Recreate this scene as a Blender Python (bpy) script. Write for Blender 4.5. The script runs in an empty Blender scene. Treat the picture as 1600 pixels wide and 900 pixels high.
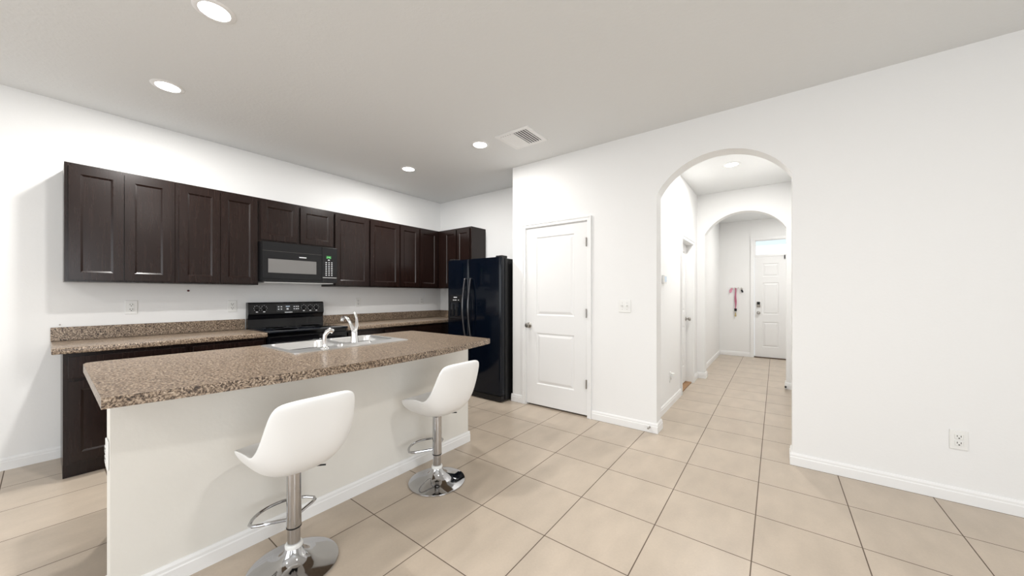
import bpy, bmesh, math, random
from mathutils import Vector, Matrix
C = bpy.context.scene.collection
SC = bpy.context.scene
H = 2.765                           # ceiling height
PI = math.pi
random.seed(4)

# ------------------------------------------------------------------ camera, world, lights, exposure
cam_data = bpy.data.cameras.new('camera')
cam = bpy.data.objects.new('camera', cam_data); C.objects.link(cam)
cam_data.sensor_width = 36.0
cam_data.lens = 547.7 / 1600 * 36
cam_data.shift_y = 10.5 / 1600
cam_data.clip_start = 0.05
cam.location = (0, 0, 1.26)
cam.rotation_euler = (PI / 2, 0, math.radians(36.98))
SC.camera = cam

world = bpy.data.worlds.new('world'); SC.world = world
world.use_nodes = True
bg = world.node_tree.nodes['Background']
bg.inputs['Color'].default_value = (0.90, 0.95, 1.0, 1)
bg.inputs['Strength'].default_value = 1.35

SC.view_settings.view_transform = 'Standard'
SC.view_settings.look = 'None'
SC.view_settings.gamma = 1.0
SC.view_settings.use_curve_mapping = False
SC.view_settings.exposure = 0.15

def area_light(name, loc, rot, sx, sy, power, color=(1, 1, 1), spread=PI, shape='RECTANGLE'):
    d = bpy.data.lights.new(name, 'AREA'); d.shape = shape
    d.size = sx; d.size_y = sy; d.energy = power; d.color = color; d.spread = spread
    o = bpy.data.objects.new(name, d); C.objects.link(o)
    o.location = loc; o.rotation_euler = rot
    return o

# daylight through the sliding door and the windows of the living room, behind and right of the camera
area_light('sliding_door_daylight', (-1.6, -3.42, 1.15), (PI / 2, 0, 0), 2.6, 2.1, 37, (0.94, 0.97, 1.0))
area_light('rear_window_daylight', (1.9, -3.42, 1.45), (PI / 2, 0, 0), 1.8, 1.5, 9, (0.94, 0.97, 1.0))
area_light('side_window_daylight', (3.52, -0.6, 1.45), (PI / 2, 0, PI / 2), 2.2, 1.5, 48, (0.94, 0.97, 1.0))
# living room ceiling lamp out of view; rear and foyer lights are added fill
area_light('living_room_ceiling_lamp', (0.4, 1.0, H - 0.03), (0, 0, 0), 0.22, 0.22, 18, (1.0, 0.985, 0.96), shape='DISK')
area_light('rear_fill_light', (-1.6, -1.7, H - 0.03), (0, 0, 0), 0.22, 0.22, 18, (1.0, 0.985, 0.96), shape='DISK')  # unseen fill light added behind the camera
area_light('foyer_fill_light', (0.25, 7.3, H - 0.03), (0, 0, 0), 0.22, 0.22, 21, (1.0, 0.98, 0.95), shape='DISK')  # unseen light added to brighten the dark hall and foyer
CAN_POWER = 21.0

# ------------------------------------------------------------------ helpers
class MB:
    def __init__(self):
        self.bm = bmesh.new()
    def box(self, x0, x1, y0, y1, z0, z1, bev=0.0, seg=2):
        m = Matrix.Translation(((x0 + x1) / 2, (y0 + y1) / 2, (z0 + z1) / 2)) @ Matrix.Diagonal((x1 - x0, y1 - y0, z1 - z0, 1))
        r = bmesh.ops.create_cube(self.bm, size=1.0, matrix=m)
        if bev > 0:
            es = list({e for v in r['verts'] for e in v.link_edges})
            bmesh.ops.bevel(self.bm, geom=es, offset=bev, segments=seg, affect='EDGES', profile=0.5)
        return self
    def rbox(self, center, size, rot, bev=0.0, seg=2):
        m = Matrix.Translation(center) @ rot.to_4x4() @ Matrix.Diagonal((*size, 1))
        r = bmesh.ops.create_cube(self.bm, size=1.0, matrix=m)
        if bev > 0:
            es = list({e for v in r['verts'] for e in v.link_edges})
            bmesh.ops.bevel(self.bm, geom=es, offset=bev, segments=seg, affect='EDGES', profile=0.5)
        return self
    def lathe(self, prof, n=40, origin=(0, 0, 0), axis='Z'):
        rings = []
        o = Vector(origin)
        def P(r, h, a):
            c, s = r * math.cos(a), r * math.sin(a)
            if axis == 'Z': return o + Vector((c, s, h))
            if axis == 'Y': return o + Vector((c, h, s))
            return o + Vector((h, c, s))
        for r, h in prof:
            if r < 1e-6: rings.append([self.bm.verts.new(P(0, h, 0))])
            else: rings.append([self.bm.verts.new(P(r, h, 2 * PI * i / n)) for i in range(n)])
        for a, b in zip(rings, rings[1:]):
            if len(a) == 1 and len(b) == 1: continue
            for i in range(n):
                j = (i + 1) % n
                if len(a) == 1: self.bm.faces.new((a[0], b[i], b[j]))
                elif len(b) == 1: self.bm.faces.new((a[i], a[j], b[0]))
                else: self.bm.faces.new((a[i], a[j], b[j], b[i]))
        for ring in (rings[0], rings[-1]):
            if len(ring) > 1:
                self.bm.faces.new(ring)
        return self
    def tube(self, pts, r, n=12, closed=False):
        pts = [Vector(p) for p in pts]
        rr = r if isinstance(r, (list, tuple)) else [r] * len(pts)
        N = len(pts)
        up = None; rings = []
        for i, p in enumerate(pts):
            if closed: t = (pts[(i + 1) % N] - pts[i - 1]).normalized()
            else: t = (pts[min(i + 1, N - 1)] - pts[max(i - 1, 0)]).normalized()
            if up is None:
                up = Vector((0, 0, 1)) if abs(t.z) < 0.9 else Vector((1, 0, 0))
            side = t.cross(up).normalized(); up = side.cross(t).normalized()
            rings.append([self.bm.verts.new(p + (side * math.cos(2 * PI * k / n) + up * math.sin(2 * PI * k / n)) * rr[i]) for k in range(n)])
        m = N if closed else N - 1
        for i in range(m):
            a, b = rings[i], rings[(i + 1) % N]
            for k in range(n):
                l = (k + 1) % n
                self.bm.faces.new((a[k], a[l], b[l], b[k]))
        if not closed:
            self.bm.faces.new(rings[0][::-1]); self.bm.faces.new(rings[-1])
        return self
    def loft(self, rings, cap0=True, cap1=True):
        vs = [[self.bm.verts.new(p) for p in r] for r in rings]
        n = len(vs[0])
        for a, b in zip(vs, vs[1:]):
            for k in range(n):
                l = (k + 1) % n
                self.bm.faces.new((a[k], a[l], b[l], b[k]))
        if cap0: self.bm.faces.new(vs[0][::-1])
        if cap1: self.bm.faces.new(vs[-1])
        return self
    def plate(self, outer, holes, f0, f1):
        """flat plate from 2-D outlines; f0 / f1 map a 2-D point to its two faces"""
        loops = [outer] + holes
        sides = []
        for f in (f0, f1):
            vl = [[self.bm.verts.new(f(p)) for p in lp] for lp in loops]
            es = [self.bm.edges.new((l[i], l[(i + 1) % len(l)])) for l in vl for i in range(len(l))]
            if holes: bmesh.ops.triangle_fill(self.bm, use_beauty=True, edges=es)
            else: self.bm.faces.new(vl[0])
            sides.append(vl)
        for a, b in zip(*sides):
            for i in range(len(a)):
                j = (i + 1) % len(a)
                self.bm.faces.new((a[i], a[j], b[j], b[i]))
        return self
    def panel_slab(self, xs, zs, panels, y_front, y_back, prof):
        """a door leaf facing -Y, panels cut by a moulded profile of (inset, depth)"""
        bm = self.bm
        g = {}
        def V(i, k):
            if (i, k) not in g: g[i, k] = bm.verts.new((xs[i], y_front, zs[k]))
            return g[i, k]
        for i in range(len(xs) - 1):
            for k in range(len(zs) - 1):
                q = [V(i, k), V(i + 1, k), V(i + 1, k + 1), V(i, k + 1)]
                if (i, k) not in panels:
                    bm.faces.new(q); continue
                x0, x1, z0, z1 = xs[i], xs[i + 1], zs[k], zs[k + 1]
                prev = q
                for ins, dep in prof:
                    cur = [bm.verts.new((x, y_front + dep, z)) for x, z in
                           ((x0 + ins, z0 + ins), (x1 - ins, z0 + ins), (x1 - ins, z1 - ins), (x0 + ins, z1 - ins))]
                    for a in range(4):
                        b = (a + 1) % 4
                        bm.faces.new((prev[a], prev[b], cur[b], cur[a]))
                    prev = cur
                bm.faces.new(prev)
        nx, nz = len(xs), len(zs)
        loop = [V(i, 0) for i in range(nx)] + [V(nx - 1, k) for k in range(1, nz)] + \
               [V(i, nz - 1) for i in range(nx - 2, -1, -1)] + [V(0, k) for k in range(nz - 2, 0, -1)]
        e = 0.0015
        back = [bm.verts.new((v.co.x, y_back, v.co.z)) for v in loop]
        for a in range(len(loop)):
            b = (a + 1) % len(loop)
            bm.faces.new((loop[b], loop[a], back[a], back[b]))
        bm.faces.new(back[::-1])
        return self
    def build(self, name, mat, parent=None, smooth=True, angle=35, subsurf=0):
        bmesh.ops.recalc_face_normals(self.bm, faces=self.bm.faces)
        me = bpy.data.meshes.new(name)
        self.bm.to_mesh(me); self.bm.free()
        me.materials.append(mat)
        if smooth:
            for p in me.polygons: p.use_smooth = True
            me.set_sharp_from_angle(angle=math.radians(angle))
        o = bpy.data.objects.new(name, me); C.objects.link(o)
        if parent: o.parent = parent
        if subsurf:
            s = o.modifiers.new('subsurf', 'SUBSURF'); s.levels = subsurf; s.render_levels = subsurf
        return o

def tag(o, label, cat, group=None):
    o['label'] = label; o['category'] = cat
    if group: o['group'] = group
    return o
def thing(name, label, cat, loc=(0, 0, 0), rotz=0, group=None):
    o = bpy.data.objects.new(name, None); C.objects.link(o)
    o.empty_display_size = 0.1
    o.location = loc; o.rotation_euler = (0, 0, rotz)
    return tag(o, label, cat, group)
def struct(o):
    o['kind'] = 'structure'; return o
def copy_tree(root, loc, rotz, label, group=None):
    r = root.copy(); C.objects.link(r); r.location = loc; r.rotation_euler = (0, 0, rotz); r['label'] = label
    if group: r['group'] = group
    for ch in list(root.children):
        c = ch.copy(); C.objects.link(c); c.parent = r
        for g in list(ch.children):
            d = g.copy(); C.objects.link(d); d.parent = c
    return r
def arc(cx, cz, r, a0, a1, n):
    return [(cx + r * math.cos(a0 + (a1 - a0) * i / n), cz + r * math.sin(a0 + (a1 - a0) * i / n)) for i in range(n + 1)]
def rrect(x0, x1, y0, y1, r, n=5):
    out = []
    for cx, cy, a in ((x1 - r, y0 + r, -PI / 2), (x1 - r, y1 - r, 0), (x0 + r, y1 - r, PI / 2), (x0 + r, y0 + r, PI)):
        out += [(cx + r * math.cos(a + PI / 2 * i / n), cy + r * math.sin(a + PI / 2 * i / n)) for i in range(n + 1)]
    return out

# ------------------------------------------------------------------ materials
def mat(name, color, rough=0.5, metal=0.0, coat=0.0, spec=0.5, bump=0.0, bump_scale=200.0, var=0.0, var_scale=3.0, aniso=None):
    m = bpy.data.materials.new(name); m.use_nodes = True
    nt = m.node_tree; b = nt.nodes['Principled BSDF']
    b.inputs['Base Color'].default_value = (*color, 1)
    b.inputs['Roughness'].default_value = rough
    b.inputs['Metallic'].default_value = metal
    b.inputs['Coat Weight'].default_value = coat
    b.inputs['Coat Roughness'].default_value = 0.08
    b.inputs['Specular IOR Level'].default_value = spec
    tc = nt.nodes.new('ShaderNodeTexCoord')
    if bump:
        n = nt.nodes.new('ShaderNodeTexNoise'); n.inputs['Scale'].default_value = bump_scale; n.inputs['Detail'].default_value = 3
        nt.links.new(tc.outputs['Object'], n.inputs['Vector'])
        bn = nt.nodes.new('ShaderNodeBump'); bn.inputs['Strength'].default_value = bump; bn.inputs['Distance'].default_value = 0.002
        nt.links.new(n.outputs['Fac'], bn.inputs['Height']); nt.links.new(bn.outputs['Normal'], b.inputs['Normal'])
    if var:
        n = nt.nodes.new('ShaderNodeTexNoise'); n.inputs['Scale'].default_value = var_scale; n.inputs['Detail'].default_value = 4
        nt.links.new(tc.outputs['Object'], n.inputs['Vector'])
        r = nt.nodes.new('ShaderNodeValToRGB')
        r.color_ramp.elements[0].position = 0.3; r.color_ramp.elements[1].position = 0.7
        r.color_ramp.elements[0].color = tuple(c * (1 - var) for c in color) + (1,)
        r.color_ramp.elements[1].color = tuple(min(1, c * (1 + var)) for c in color) + (1,)
        nt.links.new(n.outputs['Fac'], r.inputs['Fac']); nt.links.new(r.outputs['Color'], b.inputs['Base Color'])
    return m
def emit_mat(name, color, strength):
    m = bpy.data.materials.new(name); m.use_nodes = True
    b = m.node_tree.nodes['Principled BSDF']
    b.inputs['Base Color'].default_value = (*color, 1)
    b.inputs['Emission Color'].default_value = (*color, 1)
    b.inputs['Emission Strength'].default_value = strength
    return m

M = {}
M['wall'] = mat('wall_paint', (0.86, 0.86, 0.853), 0.6, spec=0.25, bump=0.25, bump_scale=60)
M['trim'] = mat('trim_paint', (0.87, 0.87, 0.865), 0.35, spec=0.4)
M['door'] = mat('door_paint', (0.83, 0.83, 0.825), 0.38, spec=0.4)
M['knee'] = mat('knee_wall_paint', (0.80, 0.78, 0.73), 0.6, spec=0.25, bump=0.3, bump_scale=50, var=0.03, var_scale=2.5)
M['plastic_white'] = mat('white_plastic', (0.84, 0.84, 0.82), 0.35)
M['slot'] = mat('dark_slot', (0.05, 0.045, 0.04), 0.6)
M['nickel'] = mat('satin_nickel', (0.42, 0.40, 0.37), 0.28, metal=1.0)
M['chrome'] = mat('chrome', (0.50, 0.50, 0.51), 0.07, metal=1.0)
M['bright_chrome'] = mat('bright_chrome', (0.85, 0.85, 0.86), 0.1, metal=1.0)
M['steel'] = mat('stainless_steel', (0.78, 0.78, 0.775), 0.34, metal=1.0)
M['black'] = mat('gloss_black_enamel', (0.004, 0.004, 0.005), 0.1, spec=0.35)
M['black_glass'] = mat('black_glass', (0.004, 0.006, 0.010), 0.04, spec=0.6)
M['fridge'] = mat('fridge_black_reflection_tint', (0.0018, 0.0036, 0.008), 0.08, spec=0.3, bump=0.03, bump_scale=25)  # blue tint in the base colour stands in for reflected window light
M['black_satin'] = mat('satin_black_plastic', (0.009, 0.009, 0.010), 0.32, spec=0.3)
M['handle'] = mat('fridge_handle_gloss', (0.03, 0.03, 0.035), 0.12, spec=1.0)
M['micro'] = mat('microwave_black', (0.011, 0.011, 0.012), 0.22, spec=0.3)
M['micro_window'] = mat('microwave_window_grey', (0.17, 0.165, 0.16), 0.25, var=0.05, var_scale=900)
M['mark'] = mat('white_marking', (0.75, 0.76, 0.78), 0.5)
M['display'] = emit_mat('green_display', (0.006, 0.06, 0.012), 0.3)
M['digit'] = emit_mat('green_digit', (0.25, 0.8, 0.3), 0.7)
M['leather'] = mat('white_leatherette', (0.86, 0.86, 0.85), 0.38, bump=0.05, bump_scale=300)
M['vinyl_ring'] = mat('clear_collar', (0.8, 0.8, 0.78), 0.3)
M['lens'] = emit_mat('lit_diffuser', (1.0, 0.98, 0.95), 14.0)
M['wood_strip'] = mat('threshold_wood', (0.34, 0.19, 0.085), 0.5, var=0.2, var_scale=20)
M['bronze'] = mat('dark_threshold', (0.11, 0.07, 0.045), 0.5)
M['duct'] = mat('dark_duct', (0.03, 0.03, 0.03), 0.8)
M['pink'] = mat('pink_ribbon', (0.50, 0.17, 0.25), 0.7, var=0.5, var_scale=120)
M['pale_pink'] = mat('pale_pink_ribbon', (0.70, 0.32, 0.42), 0.7)
M['thermo'] = mat('pale_blue_screen', (0.58, 0.70, 0.82), 0.3)
M['red_dot'] = mat('dark_red_plastic', (0.10, 0.012, 0.015), 0.4)
M['porch'] = mat('pale_blue_porch', (0.66, 0.76, 0.79), 0.7)
M['brass'] = mat('brass_key', (0.45, 0.36, 0.18), 0.35, metal=1.0)

def ceiling_material():
    m = mat('ceiling_knockdown', (0.80, 0.81, 0.81), 0.75, spec=0.15)
    nt = m.node_tree; b = nt.nodes['Principled BSDF']
    tc = nt.nodes.new('ShaderNodeTexCoord')
    n = nt.nodes.new('ShaderNodeTexNoise'); n.inputs['Scale'].default_value = 38; n.inputs['Detail'].default_value = 4
    nt.links.new(tc.outputs['Object'], n.inputs['Vector'])
    r = nt.nodes.new('ShaderNodeValToRGB'); r.color_ramp.elements[0].position = 0.45; r.color_ramp.elements[1].position = 0.6
    nt.links.new(n.outputs['Fac'], r.inputs['Fac'])
    bn = nt.nodes.new('ShaderNodeBump'); bn.inputs['Strength'].default_value = 0.12; bn.inputs['Distance'].default_value = 0.003
    nt.links.new(r.outputs['Color'], bn.inputs['Height']); nt.links.new(bn.outputs['Normal'], b.inputs['Normal'])
    return m
M['ceiling'] = ceiling_material()

def tile_material():
    m = mat('floor_tile', (0.5, 0.4, 0.3), 0.3, spec=0.4)
    nt = m.node_tree; b = nt.nodes['Principled BSDF']; L = nt.links.new
    tc = nt.nodes.new('ShaderNodeTexCoord')
    mp = nt.nodes.new('ShaderNodeMapping')
    mp.inputs['Location'].default_value = (1.405, -1.567, 0)
    L(tc.outputs['Object'], mp.inputs['Vector'])
    br = nt.nodes.new('ShaderNodeTexBrick')
    br.offset = 0.0; br.squash = 1.0
    br.inputs['Scale'].default_value = 1.0
    br.inputs['Brick Width'].default_value = 0.4373
    br.inputs['Row Height'].default_value = 0.4373
    br.inputs['Mortar Size'].default_value = 0.0028
    br.inputs['Mortar Smooth'].default_value = 0.15
    br.inputs['Bias'].default_value = 0.0
    br.inputs['Color1'].default_value = (0.52, 0.438, 0.352, 1)
    br.inputs['Color2'].default_value = (0.487, 0.408, 0.326, 1)
    br.inputs['Mortar'].default_value = (0.13, 0.095, 0.07, 1)
    L(mp.outputs['Vector'], br.inputs['Vector'])
    n1 = nt.nodes.new('ShaderNodeTexNoise'); n1.inputs['Scale'].default_value = 5; n1.inputs['Detail'].default_value = 6
    mp2 = nt.nodes.new('ShaderNodeMapping'); mp2.inputs['Scale'].default_value = (1.6, 0.7, 1)
    L(tc.outputs['Object'], mp2.inputs['Vector']); L(mp2.outputs['Vector'], n1.inputs['Vector'])
    n2 = nt.nodes.new('ShaderNodeTexNoise'); n2.inputs['Scale'].default_value = 90; n2.inputs['Detail'].default_value = 3
    L(tc.outputs['Object'], n2.inputs['Vector'])
    r1 = nt.nodes.new('ShaderNodeMapRange'); r1.inputs['From Min'].default_value = 0.3; r1.inputs['From Max'].default_value = 0.7
    r1.inputs['To Min'].default_value = 0.92; r1.inputs['To Max'].default_value = 1.07
    L(n1.outputs['Fac'], r1.inputs['Value'])
    r2 = nt.nodes.new('ShaderNodeMapRange'); r2.inputs['To Min'].default_value = 0.94; r2.inputs['To Max'].default_value = 1.06
    L(n2.outputs['Fac'], r2.inputs['Value'])
    mu = nt.nodes.new('ShaderNodeMath'); mu.operation = 'MULTIPLY'
    L(r1.outputs['Result'], mu.inputs[0]); L(r2.outputs['Result'], mu.inputs[1])
    vm = nt.nodes.new('ShaderNodeVectorMath'); vm.operation = 'SCALE'
    L(br.outputs['Color'], vm.inputs[0]); L(mu.outputs['Value'], vm.inputs['Scale'])
    L(vm.outputs['Vector'], b.inputs['Base Color'])
    rr = nt.nodes.new('ShaderNodeMapRange'); rr.inputs['To Min'].default_value = 0.3; rr.inputs['To Max'].default_value = 0.8
    L(br.outputs['Fac'], rr.inputs['Value']); L(rr.outputs['Result'], b.inputs['Roughness'])
    inv = nt.nodes.new('ShaderNodeMath'); inv.operation = 'SUBTRACT'; inv.inputs[0].default_value = 1.0
    L(br.outputs['Fac'], inv.inputs[1])
    bn = nt.nodes.new('ShaderNodeBump'); bn.inputs['Strength'].default_value = 0.4; bn.inputs['Distance'].default_value = 0.002
    L(inv.outputs['Value'], bn.inputs['Height']); L(bn.outputs['Normal'], b.inputs['Normal'])
    return m
M['tile'] = tile_material()

def laminate_material():
    m = mat('granite_laminate', (0.3, 0.22, 0.16), 0.3, spec=0.5)
    nt = m.node_tree; b = nt.nodes['Principled BSDF']; L = nt.links.new
    tc = nt.nodes.new('ShaderNodeTexCoord')
    warp = nt.nodes.new('ShaderNodeTexNoise'); warp.inputs['Scale'].default_value = 22; warp.inputs['Detail'].default_value = 2
    L(tc.outputs['Object'], warp.inputs['Vector'])
    sc = nt.nodes.new('ShaderNodeVectorMath'); sc.operation = 'SCALE'; sc.inputs['Scale'].default_value = 0.035
    L(warp.outputs['Color'], sc.inputs[0])
    ad = nt.nodes.new('ShaderNodeVectorMath'); ad.operation = 'ADD'
    L(tc.outputs['Object'], ad.inputs[0]); L(sc.outputs['Vector'], ad.inputs[1])
    n = nt.nodes.new('ShaderNodeTexNoise'); n.inputs['Scale'].default_value = 125; n.inputs['Detail'].default_value = 3; n.inputs['Roughness'].default_value = 0.6
    L(ad.outputs['Vector'], n.inputs['Vector'])
    r = nt.nodes.new('ShaderNodeValToRGB'); cr = r.color_ramp
    cr.elements[0].position = 0.34; cr.elements[0].color = (0.022, 0.014, 0.009, 1)
    cr.elements[1].position = 0.72; cr.elements[1].color = (0.60, 0.50, 0.395, 1)
    e = cr.elements.new(0.44); e.color = (0.10, 0.066, 0.045, 1)
    e = cr.elements.new(0.52); e.color = (0.265, 0.195, 0.135, 1)
    e = cr.elements.new(0.60); e.color = (0.40, 0.31, 0.228, 1)
    L(n.outputs['Fac'], r.inputs['Fac']); L(r.outputs['Color'], b.inputs['Base Color'])
    return m
M['laminate'] = laminate_material()

def wood_material():
    m = mat('espresso_wood', (0.02, 0.012, 0.01), 0.24, spec=0.34)
    nt = m.node_tree; b = nt.nodes['Principled BSDF']; L = nt.links.new
    tc = nt.nodes.new('ShaderNodeTexCoord')
    mp = nt.nodes.new('ShaderNodeMapping'); mp.inputs['Scale'].default_value = (30, 30, 1.6)
    L(tc.outputs['Object'], mp.inputs['Vector'])
    n = nt.nodes.new('ShaderNodeTexNoise'); n.inputs['Scale'].default_value = 2.5; n.inputs['Detail'].default_value = 5
    L(mp.outputs['Vector'], n.inputs['Vector'])
    r = nt.nodes.new('ShaderNodeValToRGB'); cr = r.color_ramp
    cr.elements[0].position = 0.3; cr.elements[0].color = (0.0095, 0.0043, 0.0033, 1)
    cr.elements[1].position = 0.75; cr.elements[1].color = (0.018, 0.0092, 0.0073, 1)
    L(n.outputs['Fac'], r.inputs['Fac']); L(r.outputs['Color'], b.inputs['Base Color'])
    return m
M['wood'] = wood_material()

def glass_material():
    m = bpy.data.materials.new('window_glass'); m.use_nodes = True
    b = m.node_tree.nodes['Principled BSDF']
    b.inputs['Base Color'].default_value = (0.97, 0.99, 1, 1)
    b.inputs['Roughness'].default_value = 0.02
    b.inputs['Transmission Weight'].default_value = 1.0
    b.inputs['IOR'].default_value = 1.05
    return m
M['glass'] = glass_material()

# ------------------------------------------------------------------ the room
XL, YB, YA, YF = -4.43, 3.92, 3.335, 8.58
XJ0, XJ1 = -0.867, 0.097           # jambs of the arch
XH = -0.957                        # left wall of the hall
Y2 = 5.95                          # second arch
CT = 0.904                         # worktop height

struct(MB().box(-4.6, 3.75, -3.7, 8.8, -0.1, 0.0).build('floor', M['tile'], smooth=False))
struct(MB().box(-4.6, 3.75, -3.7, 8.8, H, H + 0.1).build('ceiling', M['ceiling'], smooth=False))
struct(MB().box(XL - 0.12, XL, -3.6, YB + 0.12, 0, H).build('wall_left', M['wall'], smooth=False))
struct(MB().box(XL, XH - 0.12, YB, YB + 0.12, 0, H).build('wall_kitchen_back', M['wall'], smooth=False))
struct(MB().box(-2.5, -2.38, YA + 0.15, YB, 0, H).build('wall_pantry_side', M['wall'], smooth=False))

def arch_outline(x0, x1, a0, a1, spring, rise, door=None):
    w = (a1 - a0) / 2; r = (w * w + rise * rise) / (2 * rise); cx = (a0 + a1) / 2; cz = spring + rise - r
    t = math.asin(min(1, w / r))
    pts = [(x0, 0)]
    if door: pts += [(door[0], 0), (door[0], door[2]), (door[1], door[2]), (door[1], 0)]
    pts += [(a0, 0)] + [(x, z) for x, z in arc(cx, cz, r, PI / 2 + t, PI / 2 - t, 40)] + [(a1, 0), (x1, 0), (x1, H), (x0, H)]
    return pts
PD0, PD1, PDZ = -2.306, -1.541, 2.024
o = MB().plate(arch_outline(-2.5, 3.6, XJ0, XJ1, 2.165, 0.288, (PD0, PD1, PDZ)), [], lambda p: (p[0], YA, p[1]), lambda p: (p[0], YA + 0.15, p[1]))
struct(o.build('wall_front', M['wall'], angle=30))
o = MB().plate(arch_outline(XH, 0.75, -0.853, 0.11, 2.165, 0.285), [], lambda p: (p[0], Y2, p[1]), lambda p: (p[0], Y2 + 0.15, p[1]))
struct(o.build('wall_hall_arch', M['wall'], angle=30))
HD0, HD1, HDZ = 4.83, 5.56, 1.975
def hall_wall_pts():
    return [(YA + 0.15, 0), (HD0, 0), (HD0, HDZ), (HD1, HDZ), (HD1, 0), (YF + 0.12, 0), (YF + 0.12, H), (YA + 0.15, H)]
struct(MB().plate(hall_wall_pts(), [], lambda p: (XH, p[0], p[1]), lambda p: (XH - 0.12, p[0], p[1])).build('wall_hall_left', M['wall'], smooth=False))
struct(MB().box(0.2, 0.32, YA + 0.15, Y2, 0, H).build('wall_hall_right', M['wall'], smooth=False))
struct(MB().box(0.75, 0.87, Y2, YF + 0.12, 0, H).build('wall_foyer_right', M['wall'], smooth=False))
FD0, FD1 = -0.344, 0.57
fpts = [(XH, 0), (FD0 - 0.02, 0), (FD0 - 0.02, 2.36), (FD1 + 0.02, 2.36), (FD1 + 0.02, 0), (0.75, 0), (0.75, H), (XH, H)]
struct(MB().plate(fpts, [], lambda p: (p[0], YF, p[1]), lambda p: (p[0], YF + 0.12, p[1])).build('wall_foyer', M['wall'], smooth=False))
struct(MB().box(-1.5, 1.5, 8.9, 12.6, 2.70, 2.78).build('ceiling_porch', M['porch'], smooth=False))
# the living room behind the camera, with the openings the daylight comes through
struct(MB().plate([(XL, 0), (-2.9, 0), (-2.9, 2.2), (-0.3, 2.2), (-0.3, 0), (3.6, 0), (3.6, H), (XL, H)],
                  [[(1.0, 0.7), (1.0, 2.2), (2.8, 2.2), (2.8, 0.7)]],
                  lambda p: (p[0], -3.6, p[1]), lambda p: (p[0], -3.48, p[1])).build('wall_rear', M['wall'], smooth=False))
struct(MB().plate([(-3.6, 0), (YA + 0.15, 0), (YA + 0.15, H), (-3.6, H)], [[(-1.7, 0.7), (-1.7, 2.2), (0.5, 2.2), (0.5, 0.7)]],
                  lambda p: (3.6, p[0], p[1]), lambda p: (3.72, p[0], p[1])).build('wall_right', M['wall'], smooth=False))

# baseboards: a run along +x in local space, room side towards -y
def base_run(name, p0, p1, parent=None, h=0.088, t=0.014, m=None, ext0=0.0, ext1=0.0):
    v = Vector(p1) - Vector(p0); L = v.length; a = math.atan2(v.y, v.x)
    prof = [(0, 0), (-t, 0), (-t, h * 0.66), (-t * 0.75, h * 0.72), (-t * 0.75, h * 0.86), (-t * 0.35, h), (0, h)]
    b = MB()
    b.loft([[(x, y, z) for y, z in prof] for x in (-ext0, L + ext1)])
    o = b.build(name, m or M['trim'], parent, smooth=False)
    o.location = (p0[0], p0[1], 0); o.rotation_euler = (0, 0, a)
    return o
t = 0.014
struct(base_run('baseboard_front', (PD1 + 0.045, YA), (XJ0, YA), ext1=t))
struct(base_run('baseboard_pantry', (-2.5, YA), (PD0 - 0.045, YA), ext0=t))
struct(base_run('baseboard_arch_left', (XJ0, YA), (XJ0, YA + 0.15), ext1=t))
struct(base_run('baseboard_right', (XJ1, YA), (3.6, YA), ext0=t))
struct(base_run('baseboard_arch_right', (XJ1, YA + 0.15), (XJ1, YA), ext0=t))
struct(base_run('baseboard_left', (XL, -3.4), (XL, 0.068)))
struct(base_run('baseboard_hall_left', (XH, YA + 0.15), (XH, HD0 - 0.05)))
struct(base_run('baseboard_hall_end', (XH, HD1 + 0.05), (XH, Y2)))
struct(base_run('baseboard_foyer_left', (XH, Y2 + 0.15), (XH, YF)))
struct(base_run('baseboard_foyer', (XH, YF), (FD0 - 0.062, YF)))
struct(base_run('baseboard_hall_arch_left', (XH, Y2), (-0.853, Y2), ext1=t))
struct(base_run('baseboard_hall_jamb_left', (-0.853, Y2), (-0.853, Y2 + 0.15), ext1=t))
struct(base_run('baseboard_hall_arch_right', (0.11, Y2), (0.2, Y2), ext0=t))
struct(base_run('baseboard_hall_jamb_right', (0.11, Y2 + 0.15), (0.11, Y2)))

# casing round an opening, local x across, facing -y
def casing(name, w0, w1, top, cw, loc, rotz, parent=None, reveal=0.11, th=0.016):
    b = MB()
    outer = [(w0 - cw, 0), (w0 - cw, top + cw), (w1 + cw, top + cw), (w1 + cw, 0), (w1, 0), (w1, top), (w0, top), (w0, 0)]
    b.plate(outer, [], lambda p: (p[0], 0, p[1]), lambda p: (p[0], -th, p[1]))
    b2 = [(w0 - cw + 0.0, 0), (w0 - cw, top + cw), (w1 + cw, top + cw), (w1 + cw, 0), (w1 + cw - 0.014, 0), (w1 + cw - 0.014, top + cw - 0.014), (w0 - cw + 0.014, top + cw - 0.014), (w0 - cw + 0.014, 0)]
    b.plate(b2, [], lambda p: (p[0], -th, p[1]), lambda p: (p[0], -th - 0.006, p[1]))
    if reveal:
        b.box(w0, w0 + 0.006, 0, reveal, 0, top - 0.006); b.box(w1 - 0.006, w1, 0, reveal, 0, top - 0.006); b.box(w0, w1, 0, reveal, top - 0.006, top)
    o = b.build(name, M['trim'], parent, smooth=False)
    o.location = loc; o.rotation_euler = (0, 0, rotz)
    return o
struct(casing('trim_1', PD0, PD1, PDZ, 0.044, (0, YA, 0), 0))
struct(casing('trim_2', HD0, HD1, HDZ, 0.05, (XH, 0, 0), PI / 2))
struct(casing('trim_3', FD0 - 0.012, FD1 + 0.012, 2.352, 0.055, (0, YF, 0), 0))

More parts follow.
